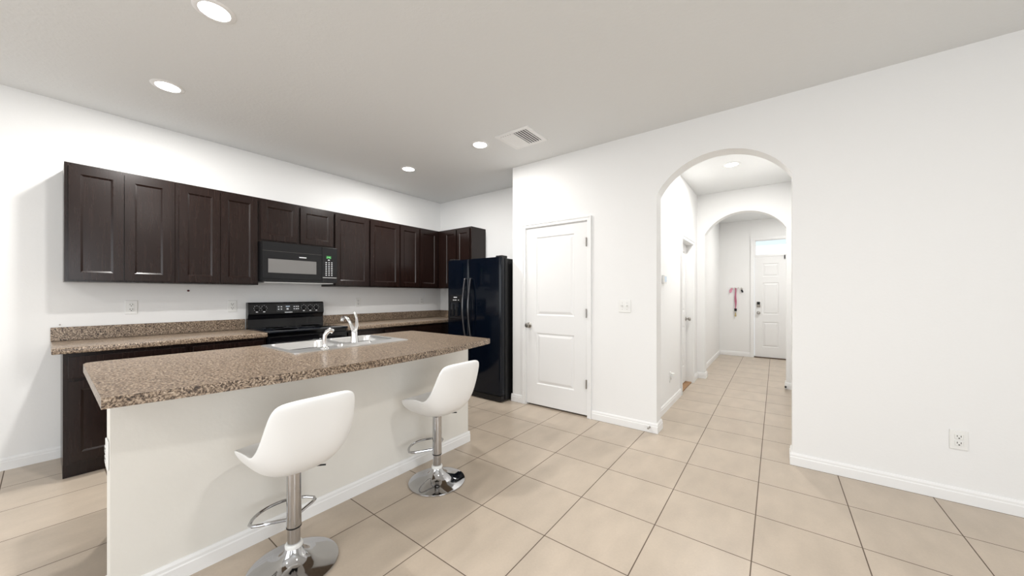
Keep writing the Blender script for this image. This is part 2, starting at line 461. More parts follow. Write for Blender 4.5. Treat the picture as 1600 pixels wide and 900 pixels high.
MOULD = [(0.006, 0.007), (0.016, 0.009), (0.040, 0.001), (0.046, 0.0005)]
def knob_on(parent, x, z, y, m, name='door_knob', r=0.027):
    b = MB().lathe([(0.031, 0), (0.031, -0.004), (0.027, -0.008), (0.011, -0.011), (0.010, -0.03), (0.02, -0.036), (r, -0.047), (r, -0.055), (0.021, -0.064), (0, -0.067)], 28, (x, y, z), 'Y')
    return b.build(name, m, parent)

# door_1: pantry door
d1 = struct(bpy.data.objects.new('door_1', None)); C.objects.link(d1); d1.location = (0, YA, 0)
lx0, lx1 = -2.298, -1.549
MB().panel_slab([lx0, -2.165, -1.695, lx1], [0.02, 0.255, 0.83, 1.03, 1.905, 2.015], {(1, 1), (1, 3)}, 0.002, 0.037, MOULD).build('door_leaf', M['door'], d1, smooth=False)
kb = knob_on(d1, -2.262, 0.912, 0.002, M['nickel']); kb['label'] = 'satin nickel round knob'
for z in (1.80, 1.07, 0.345):
    h = MB().box(-1.552, -1.544, -0.022, 0.004, z - 0.043, z + 0.043).lathe([(0.006, z - 0.046), (0.006, z + 0.046)], 12, (-1.548, -0.024, 0)).build('hinge', M['nickel'], d1)
    h['label'] = 'satin nickel hinge'
# door_2: hall door, set back in its frame
d2 = struct(bpy.data.objects.new('door_2', None)); C.objects.link(d2); d2.location = (XH, 0, 0); d2.rotation_euler = (0, 0, PI / 2)
MB().panel_slab([HD0 + 0.008, HD0 + 0.14, HD1 - 0.14, HD1 - 0.008], [0.03, 0.255, 0.83, 1.03, 1.86, 1.967], {(1, 1), (1, 3)}, 0.075, 0.11, MOULD).build('door_leaf', M['door'], d2, smooth=False)
knob_on(d2, HD1 - 0.06, 0.915, 0.075, M['nickel'])
struct(MB().box(XH - 0.12, XH - 0.01, HD0, HD1, 0, 0.012, 0.003).build('trim_4', M['wood_strip'], smooth=False))
# door_3: front door with its transom, window_1
d3 = struct(bpy.data.objects.new('door_3', None)); C.objects.link(d3); d3.location = (0, YF, 0)
fx = [FD0, FD0 + 0.13, FD0 + 0.39, FD0 + 0.524, FD0 + 0.784, FD1]
MB().panel_slab(fx, [0.02, 0.22, 0.72, 0.87, 1.50, 1.62, 1.88, 2.02], {(1, 1), (3, 1), (1, 3), (3, 3), (1, 5), (3, 5)}, 0.02, 0.06, MOULD).build('door_leaf', M['door'], d3, smooth=False)
knob_on(d3, FD0 + 0.065, 0.90, 0.02, M['nickel'])
kp = MB().box(FD0 + 0.037, FD0 + 0.093, -0.004, 0.02, 1.01, 1.12, 0.006).build('deadbolt', M['nickel'], d3)
MB().box(FD0 + 0.041, FD0 + 0.089, -0.007, -0.004, 1.062, 1.116, 0.001).build('keypad', M['black'], kp)
MB().box(0.128, 0.146, -0.006, 0.02, 1.955, 2.03, 0.003).build('sensor', M['black_satin'], d3)
struct(MB().box(FD0 - 0.01, FD1 + 0.01, YF - 0.005, YF + 0.1, 0, 0.018, 0.004).build('trim_5', M['bronze'], smooth=False))
w1 = struct(bpy.data.objects.new('window_1', None)); C.objects.link(w1); w1.location = (0, YF, 0)
fr = [(FD0 - 0.012, 2.022), (FD1 + 0.012, 2.022), (FD1 + 0.012, 2.352), (FD0 - 0.012, 2.352)]
MB().plate(fr, [[(FD0 + 0.02, 2.062), (FD1 - 0.02, 2.062), (FD1 - 0.02, 2.335), (FD0 + 0.02, 2.335)]], lambda p: (p[0], 0.015, p[1]), lambda p: (p[0], 0.07, p[1])).build('window_frame', M['trim'], w1, smooth=False)
MB().box(FD0 + 0.02, FD1 - 0.02, 0.04, 0.046, 2.062, 2.335).build('window_pane', M['glass'], w1, smooth=False)

# ------------------------------------------------------------------ kitchen cabinets
SHAKER = [(0.002, 0.001), (0.0125, 0.0078), (0.014, 0.0078)]
def shaker(parent, x0, x1, z0, z1, yf, name='door', stile=0.055, rail=0.055, th=0.02):
    b = MB().panel_slab([x0, x0 + stile, x1 - stile, x1], [z0, z0 + rail, z1 - rail, z1], {(1, 1)}, yf - th, yf, SHAKER)
    es = [e for e in b.bm.edges if abs(e.verts[0].co.y - (yf - th)) < 1e-6 and abs(e.verts[1].co.y - (yf - th)) < 1e-6
          and any(all(abs(v.co[a] - c) < 1e-6 for v in e.verts) for a, c in ((0, x0), (0, x1), (2, z0), (2, z1)))]
    bmesh.ops.bevel(b.bm, geom=es, offset=0.002, segments=2, affect='EDGES')
    return b.build(name, M['wood'], parent, smooth=False)

UZ0, UZ1, DZ0, DZ1 = 1.357, 2.229, 1.371, 2.206
def upper(y0, y1, doors, label, z0=UZ0, dz0=DZ0, ybody=None):
    r = thing('wall_cabinet', label, 'cabinet', (XL, y0, z0), PI / 2, 'dark wall cabinets')
    yb = ybody or y1
    MB().box(0.0005, yb - y0 - 0.0005, -0.305, -0.001, 0.0, UZ1 - z0, 0.0012, 1).build('cabinet_body', M['wood'], r, smooth=False)
    for a, b in doors:
        shaker(r, a - y0, b - y0, dz0 - z0, DZ1 - z0, -0.305)
    return r
upper(0.076, 0.665, [(0.096, 0.367), (0.371, 0.643)], 'dark espresso two-door wall cabinet at the free left end of the row')
upper(0.665, 1.271, [(0.687, 0.966), (0.970, 1.256)], 'dark two-door wall cabinet just left of the microwave')
upper(1.271, 2.015, [(1.286, 1.630), (1.654, 2.004)], 'short dark two-door wall cabinet above the microwave', 1.793, 1.815)
upper(2.015, 2.907, [(2.027, 2.445), (2.471, 2.896)], 'dark wall cabinet with two wide doors right of the microwave')
upper(2.907, 3.612, [(2.917, 3.229), (3.252, 3.574)], 'dark wall cabinet with two narrow doors running into the corner', ybody=YB - 0.002)
rc = thing('wall_cabinet', 'dark two-door wall cabinet on the back wall, partly behind the refrigerator top', 'cabinet', (-4.122, YB, UZ0), 0, 'dark wall cabinets')
MB().box(0, 0.682, -0.305, -0.001, 0, UZ1 - UZ0, 0.0012, 1).build('cabinet_body', M['wood'], rc, smooth=False)
shaker(rc, 0.139, 0.388, DZ0 - UZ0, DZ1 - UZ0, -0.305, stile=0.045)
shaker(rc, 0.409, 0.658, DZ0 - UZ0, DZ1 - UZ0, -0.305, stile=0.045)

XC = -3.832                       # face of the base cabinets
def base_cab(y0, y1, label, toe_end=False):
    dpt = XC - XL
    r = thing('base_cabinet', label, 'cabinet', (XL, y0, 0), PI / 2, 'dark base cabinets under the wall counter')
    w = y1 - y0
    b = MB().box(0.0005, w - 0.0005, -dpt, -0.02, 0.105, 0.862, 0.001, 1)
    b.box(0.0005, w - 0.0005, -dpt + 0.06, -0.02, 0.0, 0.105)
    b.build('cabinet_body', M['wood'], r, smooth=False)
    MB().box(0.022, w - 0.022, -dpt - 0.02, -dpt, 0.69, 0.838, 0.003).build('drawer', M['wood'], r, smooth=False)
    shaker(r, 0.022, w - 0.022, 0.125, 0.668, -dpt)
    return r
base_cab(0.065, 0.70, 'dark base cabinet at the left end of the wall counter, nearest the bare wall')
base_cab(0.70, 1.243, 'dark base cabinet just left of the range, mostly behind the island')
base_cab(2.003, 2.46, 'dark base cabinet just right of the range, seen over the sink')
base_cab(2.46, YB - 0.002, 'dark base cabinet in the corner left of the refrigerator')

# wall counters
def counter(y0, y1, label, ret=False):
    r = thing('countertop', label, 'countertop', (XL, y0, 0.864))
    w = y1 - y0; d = -3.787 - XL
    MB().box(0.001, d, 0, w, 0.0, CT - 0.864, 0.006, 3).build('worktop', M['laminate'], r)
    b = MB().box(0.001, 0.02, 0, w, CT - 0.864, 1.008 - 0.864, 0.002, 1)
    if ret: b.box(0.02, d, w - 0.02, w, CT - 0.864, 1.008 - 0.864, 0.002, 1)
    b.build('backsplash', M['laminate'], r, smooth=False)
    return r
counter(0.018, 1.243, 'brown speckled laminate counter with backsplash left of the range')
counter(2.003, YB - 0.001, 'brown speckled laminate counter with backsplash right of the range', True)

# ------------------------------------------------------------------ microwave
mw = thing('microwave', 'black over-the-range microwave hanging under the short wall cabinet', 'microwave', (XL, 1.274, 1.382), PI / 2)
W, Z = 0.738, 0.409
MB().box(0, W, -0.37, -0.002, 0.008, Z, 0.004).build('casing', M['black_satin'], mw, smooth=False)
dr = MB().panel_slab([0.002, 0.046, 0.515, 0.566], [0.012, 0.094, 0.245, 0.313, Z - 0.002], {(1, 1)}, -0.40, -0.371, [(0.002, 0.003), (0.004, 0.003)]).build('door', M['micro'], mw, smooth=False)
wn = MB().box(0.052, 0.509, -0.3985, -0.3965, 0.1, 0.239).build('window', M['micro_window'], dr, smooth=False)
wn['label'] = 'grey meshed window'
MB().box(0.002, 0.566, -0.4015, -0.40, 0.316, 0.319).build('groove', M['slot'], dr, smooth=False)
MB().box(0.335, 0.405, -0.4015, -0.40, 0.268, 0.277).build('badge', M['mark'], dr, smooth=False)
MB().box(0.004, 0.564, -0.406, -0.40, 0.040, 0.050, 0.002).build('handle_lip', M['micro'], dr, smooth=False)
cp = MB().box(0.571, W - 0.002, -0.40, -0.371, 0.012, Z - 0.002, 0.002).build('control_panel', M['micro'], mw, smooth=False)
dsp = MB().box(0.613, 0.670, -0.4012, -0.40, 0.282, 0.316).build('display', M['display'], cp, smooth=False)
b = MB()
for i, segs in enumerate(('abged', 'fgbc', 'afgcd')):
    ox, oz, s, q = 0.621 + i * 0.015, 0.288, 0.009, 0.0018
    S = {'a': (0, s, 2 * s, 2 * s), 'g': (0, s, s, s), 'd': (0, s, 0, 0), 'f': (0, 0, s, 2 * s), 'b': (s, s, s, 2 * s), 'e': (0, 0, 0, s), 'c': (s, s, 0, s)}
    for c in segs:
        xa, xb, za, zb = S[c]
        b.box(ox + xa - q / 2, ox + xb + q / 2, -0.4018, -0.4012, oz + za - q / 2, oz + zb + q / 2)
b.build('digits', M['digit'], mw, smooth=False).parent = cp
b = MB()
for rr in range(8):
    for cc in range(3):
        b.box(0.606 + cc * 0.031, 0.62 + cc * 0.031, -0.4013, -0.40, 0.092 + rr * 0.0205, 0.1 + rr * 0.0205)
b.box(0.632, 0.652, -0.4013, -0.40, 0.263, 0.272)
b.build('keypad', M['mark'], cp, smooth=False)
MB().box(0.576, W - 0.01, -0.402, -0.40, 0.066, 0.072).build('trim_line', M['steel'], cp, smooth=False)
MB().box(0.03, W - 0.03, -0.36, -0.03, 0.0, 0.008).build('vent_plate', M['steel'], mw, smooth=False)

# ------------------------------------------------------------------ range
rg = thing('range', 'black electric range with glass cooktop and back control panel', 'stove', (XL, 1.247, 0), PI / 2)
W = 0.752
MB().box(0, W, -0.62, -0.02, 0.06, 0.895, 0.004).box(0.03, W - 0.03, -0.56, -0.05, 0, 0.06).build('body', M['black'], rg, smooth=False)
ck = MB().box(-0.0, W, -0.665, -0.06, 0.896, 0.914, 0.006).build('cooktop', M['black_glass'], rg)
for cx, cy, rr in ((0.2, -0.5, 0.105), (0.56, -0.5, 0.085), (0.2, -0.22, 0.08), (0.56, -0.22, 0.1)):
    MB().lathe([(rr, 0.9142), (rr, 0.9146), (rr - 0.004, 0.9146), (rr - 0.004, 0.9142)], 40, (cx, cy, 0)).build('burner_ring', M['black_satin'], ck)
prof = [(-0.03, 0.90), (-0.03, 1.178), (-0.075, 1.178), (-0.092, 1.165), (-0.10, 1.055), (-0.088, 1.04), (-0.08, 1.0), (-0.085, 0.914), (-0.085, 0.90)]
MB().loft([[(x, y, z) for y, z in prof] for x in (0.0, W)]).build('backguard', M['black'], rg, smooth=False)
def on_slope(z, off=0.0):
    return -0.092 - (1.165 - z) / 0.11 * 0.008 - off
pn = MB().rbox((W / 2, on_slope(1.112), 1.112), (W - 0.03, 0.004, 0.095), Matrix.Rotation(math.radians(-4.2), 3, 'X'), 0.001).build('control_panel', M['micro'], rg, smooth=False)
for kx in (0.075, 0.14, 0.53, 0.6, 0.667):
    k = MB().lathe([(0.021, 0), (0.021, -0.006), (0.017, -0.009), (0.0155, -0.026), (0.0, -0.027)], 24, (kx, -0.099, 1.116), 'Y')
    k.box(kx - 0.004, kx + 0.004, -0.131, -0.105, 1.1, 1.132, 0.002)
    kk = k.build('control_knob', M['black'], rg)
    rb = MB()
    for q in range(7):
        a = -0.7 + q * (PI + 1.4) / 6
        rb.box(kx + 0.027 * math.cos(a) - 0.0022, kx + 0.027 * math.cos(a) + 0.0022, -0.101, -0.0985, 1.116 + 0.027 * math.sin(a) - 0.0022, 1.116 + 0.027 * math.sin(a) + 0.0022)
    rb.box(kx - 0.009, kx + 0.009, -0.1025, -0.100, 1.074, 1.083)
    rb.build('dial_marks', M['mark'], kk, smooth=False)
dp = MB().rbox((0.366, on_slope(1.114) - 0.003, 1.114), (0.225, 0.003, 0.078), Matrix.Rotation(math.radians(-4.2), 3, 'X'), 0.001).build('display', M['black_glass'], rg, smooth=False)
for zx in (1.128, 1.102):
    for q in (0.275, 0.302, 0.43, 0.452, 0.471):
        MB().box(q - 0.007, q + 0.007, on_slope(zx) - 0.0062, on_slope(zx) - 0.0045, zx - 0.005, zx + 0.005).build('button', M['mark'], dp, smooth=False)
MB().box(0.345, 0.385, on_slope(1.13) - 0.0062, on_slope(1.13) - 0.0045, 1.126, 1.136).build('clock', M['thermo'], dp, smooth=False)
MB().box(0.352, 0.372, on_slope(1.10) - 0.0062, on_slope(1.10) - 0.0045, 1.095, 1.112).build('button', M['mark'], dp, smooth=False)
MB().box(0.335, 0.41, -0.1055, -0.099, 1.062, 1.070).build('badge', M['mark'], rg, smooth=False)
od = MB().box(0.004, W - 0.004, -0.655, -0.622, 0.24, 0.862, 0.006).build('oven_door', M['black'], rg, smooth=False)
MB().tube([(0.05, -0.655, 0.805), (0.05, -0.695, 0.805), (0.07, -0.705, 0.805), (W - 0.07, -0.705, 0.805), (W - 0.05, -0.695, 0.805), (W - 0.05, -0.655, 0.805)], 0.011).build('handle', M['black'], od)
MB().box(0.12, W - 0.12, -0.657, -0.654, 0.38, 0.70).build('oven_window', M['black_glass'], od, smooth=False)
MB().box(0.004, W - 0.004, -0.652, -0.622, 0.075, 0.225, 0.006).build('drawer', M['black'], rg, smooth=False)

# ------------------------------------------------------------------ refrigerator
FX0, FX1, FYF = -3.435, -2.54, 3.155
fg = thing('refrigerator', 'tall black side-by-side refrigerator with ice dispenser beside the pantry wall', 'refrigerator', (FX0, FYF, 0))
FW = FX1 - FX0; SPL = 0.383
MB().box(0.0, FW, 0.088, 0.745, 0.02, 1.69, 0.006).build('cabinet', M['black_satin'], fg, smooth=False)
MB().box(0.01, FW - 0.01, 0.02, 0.088, 0.012, 0.075, 0.004).box(0.06, 0.1, 0.1, 0.14, 0, 0.02).box(FW - 0.1, FW - 0.06, 0.1, 0.14, 0, 0.02).build('kick_grille', M['black_satin'], fg, smooth=False)
def fridge_door(x0, x1, hole=None):
    r = 0.028
    sec = [(x1, 0.07), (x1, r)] + [(x1 - r + r * math.cos(a), r - r * math.sin(a)) for a in (PI / 8, PI / 4, 3 * PI / 8)] + [(x1 - r, 0.0)]
    sec += [(x0 + r, 0.0)] + [(x0 + r - r * math.sin(a), r - r * math.cos(a)) for a in (PI / 8, PI / 4, 3 * PI / 8)] + [(x0, r), (x0, 0.07)]
    return MB().loft([[(x, y, z) for x, y in sec] for z in (0.085, 1.70)])
dl = fridge_door(0.0, SPL - 0.002).build('freezer_door', M['fridge'], fg, angle=50)
dr_ = fridge_door(SPL + 0.003, FW).build('fridge_door', M['fridge'], fg, angle=50)
for x, par in ((SPL - 0.045, dl), (SPL + 0.05, dr_)):
    pts = []
    for i in range(21):
        u = i / 20; z = 0.755 + u * 0.70
        pts.append((x, -0.022 - 0.042 * math.sin(PI * u), z))
    pts = [(x, 0.005, 0.752)] + pts + [(x, 0.005, 1.458)]
    MB().tube(pts, 0.0115, 14).build('handle', M['handle'], par)
ds = MB()
ds.plate([(0.04, 0.955), (0.27, 0.955), (0.27, 1.255), (0.04, 1.255)], [rrect(0.058, 0.252, 0.972, 1.165, 0.02)],
         lambda p: (p[0], -0.006, p[1]), lambda p: (p[0], 0.001, p[1]))
dsp = ds.build('ice_dispenser', M['black_satin'], dl, smooth=False)
MB().box(0.058, 0.252, -0.0005, 0.0005, 0.972, 1.165).build('recess_panel', M['black_glass'], dsp, smooth=False)
MB().box(0.10, 0.125, -0.012, -0.001, 0.985, 1.14, 0.004).build('paddle', M['micro'], dsp, smooth=False)
MB().box(0.165, 0.195, -0.014, -0.001, 0.985, 1.10, 0.004).build('paddle', M['micro'], dsp, smooth=False)
MB().box(0.125, 0.185, -0.0075, -0.0055, 1.222, 1.232).build('indicator', M['mark'], dsp, smooth=False)
for q in (0.115, 0.14, 0.16, 0.205):
    MB().box(q, q + 0.016, -0.0075, -0.0055, 1.188, 1.197).build('button', M['mark'], dsp, smooth=False)
MB().box(0.045, 0.265, -0.02, -0.004, 0.953, 0.966, 0.003).build('drip_tray', M['black_satin'], dsp, smooth=False)
MB().box(FW - 0.10, FW - 0.01, 0.03, 0.14, 1.69, 1.722, 0.006).build('hinge_cover', M['black_satin'], fg, smooth=False)
MB().box(0.01, 0.10, 0.03, 0.14, 1.69, 1.722, 0.006).build('hinge_cover', M['black_satin'], fg, smooth=False)

# ------------------------------------------------------------------ island
IY0, IY1 = 0.152, 2.18
isl = thing('kitchen_island', 'long island with a plain white knee wall facing the two stools', 'kitchen island', (0, 0, 0))
MB().box(-2.235, -2.115, IY0, IY1, 0, 0.864).build('knee_wall', M['knee'], isl, smooth=False)
base_run('baseboard', (-2.115, IY0), (-2.115, IY1), isl, ext0=t, ext1=t)
base_run('baseboard', (-2.235, IY0), (-2.115, IY0), isl)
base_run('baseboard', (-2.115, IY1), (-2.235, IY1), isl)
cb = MB().box(-2.82, -2.236, 0.205, 0.86, 0.1, 0.862).box(-2.82, -2.236, 0.86, 1.73, 0.1, 0.70).box(-2.82, -2.80, 0.86, 1.73, 0.70, 0.862).box(-2.82, -2.236, 1.73, 2.13, 0.1, 0.862).box(-2.75, -2.236, 0.205, 2.13, 0, 0.1).build('cabinet_body', M['wood'], isl, smooth=False)
for k in range(4):
    dd = shaker(isl, -2.1 + k * 0.47, -1.66 + k * 0.47, 0.125, 0.84, 0.0)
    dd.location = (-2.82, 0, 0); dd.rotation_euler = (0, 0, -PI / 2)

# worktop of the island: bowed front edge, clipped far corners, cut out for the sink
ex0, ey0, ey1, exf = -1.856, 0.113, 2.168, -2.895
SX0, SX1, SY0, SY1 = -2.845, -2.285, 0.885, 1.705
ol = []
for i in range(33):
    u = i / 32; y = ey0 + (ey1 - ey0) * u
    ol.append((ex0 + 0.118 * (1 - (2 * u - 1) ** 2) * (0.93 + 0.14 * u), y))
ol += [(exf + 0.055, ey1 + 0.015), (exf + 0.012, ey1), (exf, ey1 - 0.05)]
ol += [(exf, ey0 + 0.045), (exf + 0.015, ey0 + 0.012), (exf + 0.06, ey0)]
b = MB()
b.plate(ol, [[(SX0 + 0.02, SY0 + 0.02), (SX1 - 0.02, SY0 + 0.02), (SX1 - 0.02, SY1 - 0.02), (SX0 + 0.02, SY1 - 0.02)]],
        lambda p: (p[0], p[1], CT), lambda p: (p[0], p[1], CT - 0.04))
it = b.build('island_countertop', M['laminate'], smooth=False)
tag(it, 'brown speckled laminate island top with a bowed front edge, holding the sink', 'countertop')

# sink
sk = thing('kitchen_sink', 'double-bowl stainless steel sink set into the island top', 'sink', ((SX0 + SX1) / 2, (SY0 + SY1) / 2, CT))
hw, hl = (SX1 - SX0) / 2, (SY1 - SY0) / 2
B1 = (-hw + 0.03, hw - 0.15, -hl + 0.035, -0.018)
B2 = (-hw + 0.03, hw - 0.15, 0.018, hl - 0.035)
rim = MB().plate(rrect(-hw, hw, -hl, hl, 0.03), [rrect(*B1, 0.05, 6), rrect(*B2, 0.05, 6)], lambda p: (p[0], p[1], 0.007), lambda p: (p[0], p[1], 0.0005))
rim.build('rim', M['steel'], sk, smooth=False)
for B in (B1, B2):
    rings = []
    for ins, z, r in ((0.0, 0.007, 0.05), (0.004, 0.001, 0.05), (0.012, -0.09, 0.055), (0.016, -0.145, 0.06), (0.035, -0.165, 0.06), (0.09, -0.17, 0.05)):
        rings.append([(x, y, z) for x, y in rrect(B[0] + ins, B[1] - ins, B[2] + ins, B[3] - ins, r, 6)])
    bo = MB().loft(rings, cap0=False).build('bowl', M['steel'], sk, angle=50)
    cx, cy = (B[0] + B[1]) / 2, (B[2] + B[3]) / 2
    MB().lathe([(0.045, -0.1695), (0.045, -0.167), (0.035, -0.167), (0.03, -0.1695)], 24, (cx, cy, 0)).build('drain', M['chrome'], bo)
# faucet
fc = thing('faucet', 'chrome single-lever faucet on the deck of the island sink', 'faucet', (-2.39, 1.315, CT + 0.007))
MB().plate(rrect(-0.03, 0.03, -0.125, 0.125, 0.029, 8), [], lambda p: (p[0], p[1], 0.0), lambda p: (p[0] * 0.85, p[1] * 0.96, 0.014)).build('deck_plate', M['bright_chrome'], fc)
MB().lathe([(0.027, 0.014), (0.025, 0.03), (0.021, 0.06), (0.021, 0.085), (0.017, 0.095), (0, 0.098)], 24).build('body', M['bright_chrome'], fc)
MB().tube([(0, 0, 0.05), (-0.02, 0, 0.10), (-0.055, 0, 0.145), (-0.095, 0, 0.175), (-0.135, 0, 0.186), (-0.165, 0, 0.178), (-0.175, 0, 0.158)], [0.015, 0.014, 0.0125, 0.012, 0.012, 0.0125, 0.013], 14).build('spout', M['bright_chrome'], fc)
MB().tube([(0.004, 0.0, 0.085), (0.0, 0.018, 0.13), (-0.025, 0.03, 0.175), (-0.06, 0.036, 0.215)], [0.015, 0.012, 0.009, 0.0095], 12).build('lever', M['bright_chrome'], fc)
# side sprayer
sp = thing('side_sprayer', 'chrome pull-out side sprayer standing left of the faucet', 'sprayer', (-2.335, 1.085, CT + 0.007))
MB().lathe([(0.027, 0), (0.025, 0.008), (0.016, 0.016), (0.015, 0.028), (0, 0.028)], 24).build('holder', M['bright_chrome'], sp)
MB().tube([(0, 0, 0.02), (-0.001, -0.002, 0.055), (0.0, 0.0, 0.085), (0.004, 0.012, 0.108), (0.008, 0.03, 0.118), (0.010, 0.046, 0.108)], [0.0125, 0.0115, 0.0125, 0.015, 0.017, 0.016], 16).build('spray_head', M['bright_chrome'], sp)

# ------------------------------------------------------------------ bar stools
def make_stool(label):
    r = thing('bar_stool', label, 'bar stool', (0, 0, 0), 0, 'white bar stools at the island')
    base = [(0.0, 0.004), (0.176, 0.004), (0.184, 0.0), (0.187, 0.003), (0.186, 0.009), (0.162, 0.018), (0.12, 0.027), (0.085, 0.037), (0.06, 0.052), (0.044, 0.072), (0.035, 0.094), (0.0, 0.094)]
    MB().lathe(base, 64).build('base', M['chrome'], r)
    MB().lathe([(0.0, 0.094), (0.036, 0.094), (0.037, 0.104), (0.033, 0.112), (0.0, 0.112)], 32).build('collar', M['vinyl_ring'], r)
    MB().lathe([(0.0, 0.112), (0.0265, 0.112), (0.0265, 0.19), (0, 0.19)], 32).build('lower_tube', M['chrome'], r)
    MB().lathe([(0.0, 0.19), (0.0305, 0.19), (0.0305, 0.196), (0.0295, 0.462), (0.0, 0.462)], 32).build('column', M['chrome'], r)
    MB().lathe([(0, 0.184), (0.0312, 0.184), (0.0312, 0.19), (0, 0.19)], 32).build('joint_ring', M['black_satin'], r)
    MB().box(-0.06, 0.06, -0.06, 0.06, 0.457, 0.475, 0.003).build('seat_plate', M['black_satin'], r, smooth=False)
    # footrest: two straight arms from the column and an arc in front (towards +x, the sitter's front)
    pts = [(0.026, -0.022), (0.055, -0.07), (0.078, -0.112)]
    pts += [(0.095, -0.135), (0.115, -0.139)]
    for i in range(1, 14):
        a = -1.05 + 2.1 * i / 14
        pts.append((0.055 + 0.152 * math.cos(a), 0.152 * math.sin(a)))
    pts += [(0.115, 0.139), (0.095, 0.135), (0.078, 0.112), (0.055, 0.07), (0.026, 0.022)]
    MB().tube([(x, y, 0.215) for x, y in pts], 0.0075, 10).build('footrest', M['chrome'], r)
    # shell: f forward (+x), z up
    rows = [  # f, z, half width, lift of the rims, half thickness
        (0.208, 0.540, 0.120, 0.020, 0.016),
        (0.188, 0.512, 0.165, 0.050, 0.026),
        (0.140, 0.496, 0.194, 0.075, 0.029),
        (0.080, 0.490, 0.206, 0.095, 0.030),
        (0.010, 0.488, 0.210, 0.112, 0.030),
        (-0.060, 0.490, 0.210, 0.118, 0.029),
        (-0.125, 0.504, 0.207, 0.110, 0.029),
        (-0.174, 0.545, 0.202, 0.085, 0.028),
        (-0.202, 0.608, 0.196, 0.060, 0.027),
        (-0.220, 0.680, 0.188, 0.040, 0.025),
        (-0.234, 0.752, 0.180, 0.026, 0.023),
        (-0.245, 0.803, 0.168, 0.016, 0.020),
        (-0.250, 0.831, 0.138, 0.012, 0.013)]
    rings = []
    N = len(rows); nseg = 14
    for i, (f, z, w, lift, th) in enumerate(rows):
        a, c = rows[max(i - 1, 0)], rows[min(i + 1, N - 1)]
        tx, tz = c[0] - a[0], c[1] - a[1]; l = math.hypot(tx, tz); tx /= l; tz /= l
        nx, nz = -tz, tx                       # normal towards the sitter
        if nz < 0 and abs(nz) > abs(nx): nx, nz = -nx, -nz
        if i >= 6 and nx < 0: nx, nz = -nx, -nz
        if i < 6 and nz < 0: nx, nz = -nx, -nz
        ring = []
        for k in range(2 * nseg):
            ang = PI * k / nseg
            ca, sa = math.cos(ang), math.sin(ang)
            tt = math.copysign(abs(ca) ** 0.75, ca); hh = math.copysign(abs(sa) ** 0.75, sa)
            off = lift * abs(tt) ** (3.8 if i < 6 else 3.0) + th * hh
            ring.append((f + nx * off, tt * w, z + nz * off))
        rings.append(ring)
    MB().loft(rings).build('seat_shell', M['leather'], r, angle=180, subsurf=2)
    MB().tube([(-0.02, -0.02, 0.456), (-0.055, -0.07, 0.455), (-0.075, -0.11, 0.45)], 0.004, 8).build('height_lever', M['black_satin'], r)
    return r
st = make_stool('white bar stool on a chrome pedestal nearest the camera')
st.location = (-1.79, 0.692, 0); st.rotation_euler = (0, 0, PI)
copy_tree(st, (-1.83, 1.588, 0), PI, 'white bar stool on a chrome pedestal farther along the island, nearer the refrigerator')

# ------------------------------------------------------------------ ceiling lights and vent
def can_light(x, y, label, power=1.0, spread=180):
    r = thing('recessed_light', label, 'ceiling light', (x, y, H), 0, 'round recessed ceiling lights')
    tr = MB().lathe([(0.066, -0.003), (0.068, -0.006), (0.085, -0.005), (0.093, -0.0005), (0.066, -0.0005)], 48).build('trim_ring', M['trim'], r)
    MB().lathe([(0.0, -0.004), (0.066, -0.004), (0.066, -0.001), (0, -0.001)], 48).build('diffuser', M['lens'], r)
    l = area_light('recessed_light_beam', (x, y, H - 0.012), (0, 0, 0), 0.13, 0.13, CAN_POWER * power, (1.0, 0.98, 0.95), spread=math.radians(spread), shape='DISK')
    return r
can_light(-2.378, 0.536, 'lit round ceiling light near the top edge of the photo, largest of the kitchen lights')
can_light(-3.51, 0.527, 'lit round ceiling light above the left end of the wall cabinets')
can_light(-2.37, 2.615, 'lit round ceiling light right beside the square air vent', 0.6)
can_light(-3.51, 2.604, 'lit round ceiling light above the wall cabinets right of the microwave')
can_light(-0.41, 4.76, 'lit round ceiling light in the hallway behind the arch', 1.0)
vt = thing('air_vent', 'square white louvred air vent in the ceiling', 'vent', (-1.955, 2.745, H))
MB().plate(rrect(-0.185, 0.185, -0.178, 0.178, 0.004, 2), [[(-0.145, -0.138), (0.145, -0.138), (0.145, 0.138), (-0.145, 0.138)]],
           lambda p: (p[0], p[1], -0.007), lambda p: (p[0], p[1], -0.0005)).build('frame', M['trim'], vt, smooth=False)
MB().box(-0.145, 0.145, -0.138, 0.138, -0.0015, -0.0005).build('duct', M['duct'], vt, smooth=False)
MB().box(-0.006, 0.006, -0.138, 0.138, -0.011, -0.004).build('divider', M['trim'], vt, smooth=False)
for i in range(5):
    for s in (-1, 1):
        x = s * (0.024 + i * 0.0268)
        MB().rbox((x, 0, -0.0085), (0.022 if s < 0 else 0.019, 0.276, 0.0012), Matrix.Rotation(math.radians(-28 if s < 0 else 13), 3, 'Y')).build('louvre', M['trim'], vt, smooth=False)

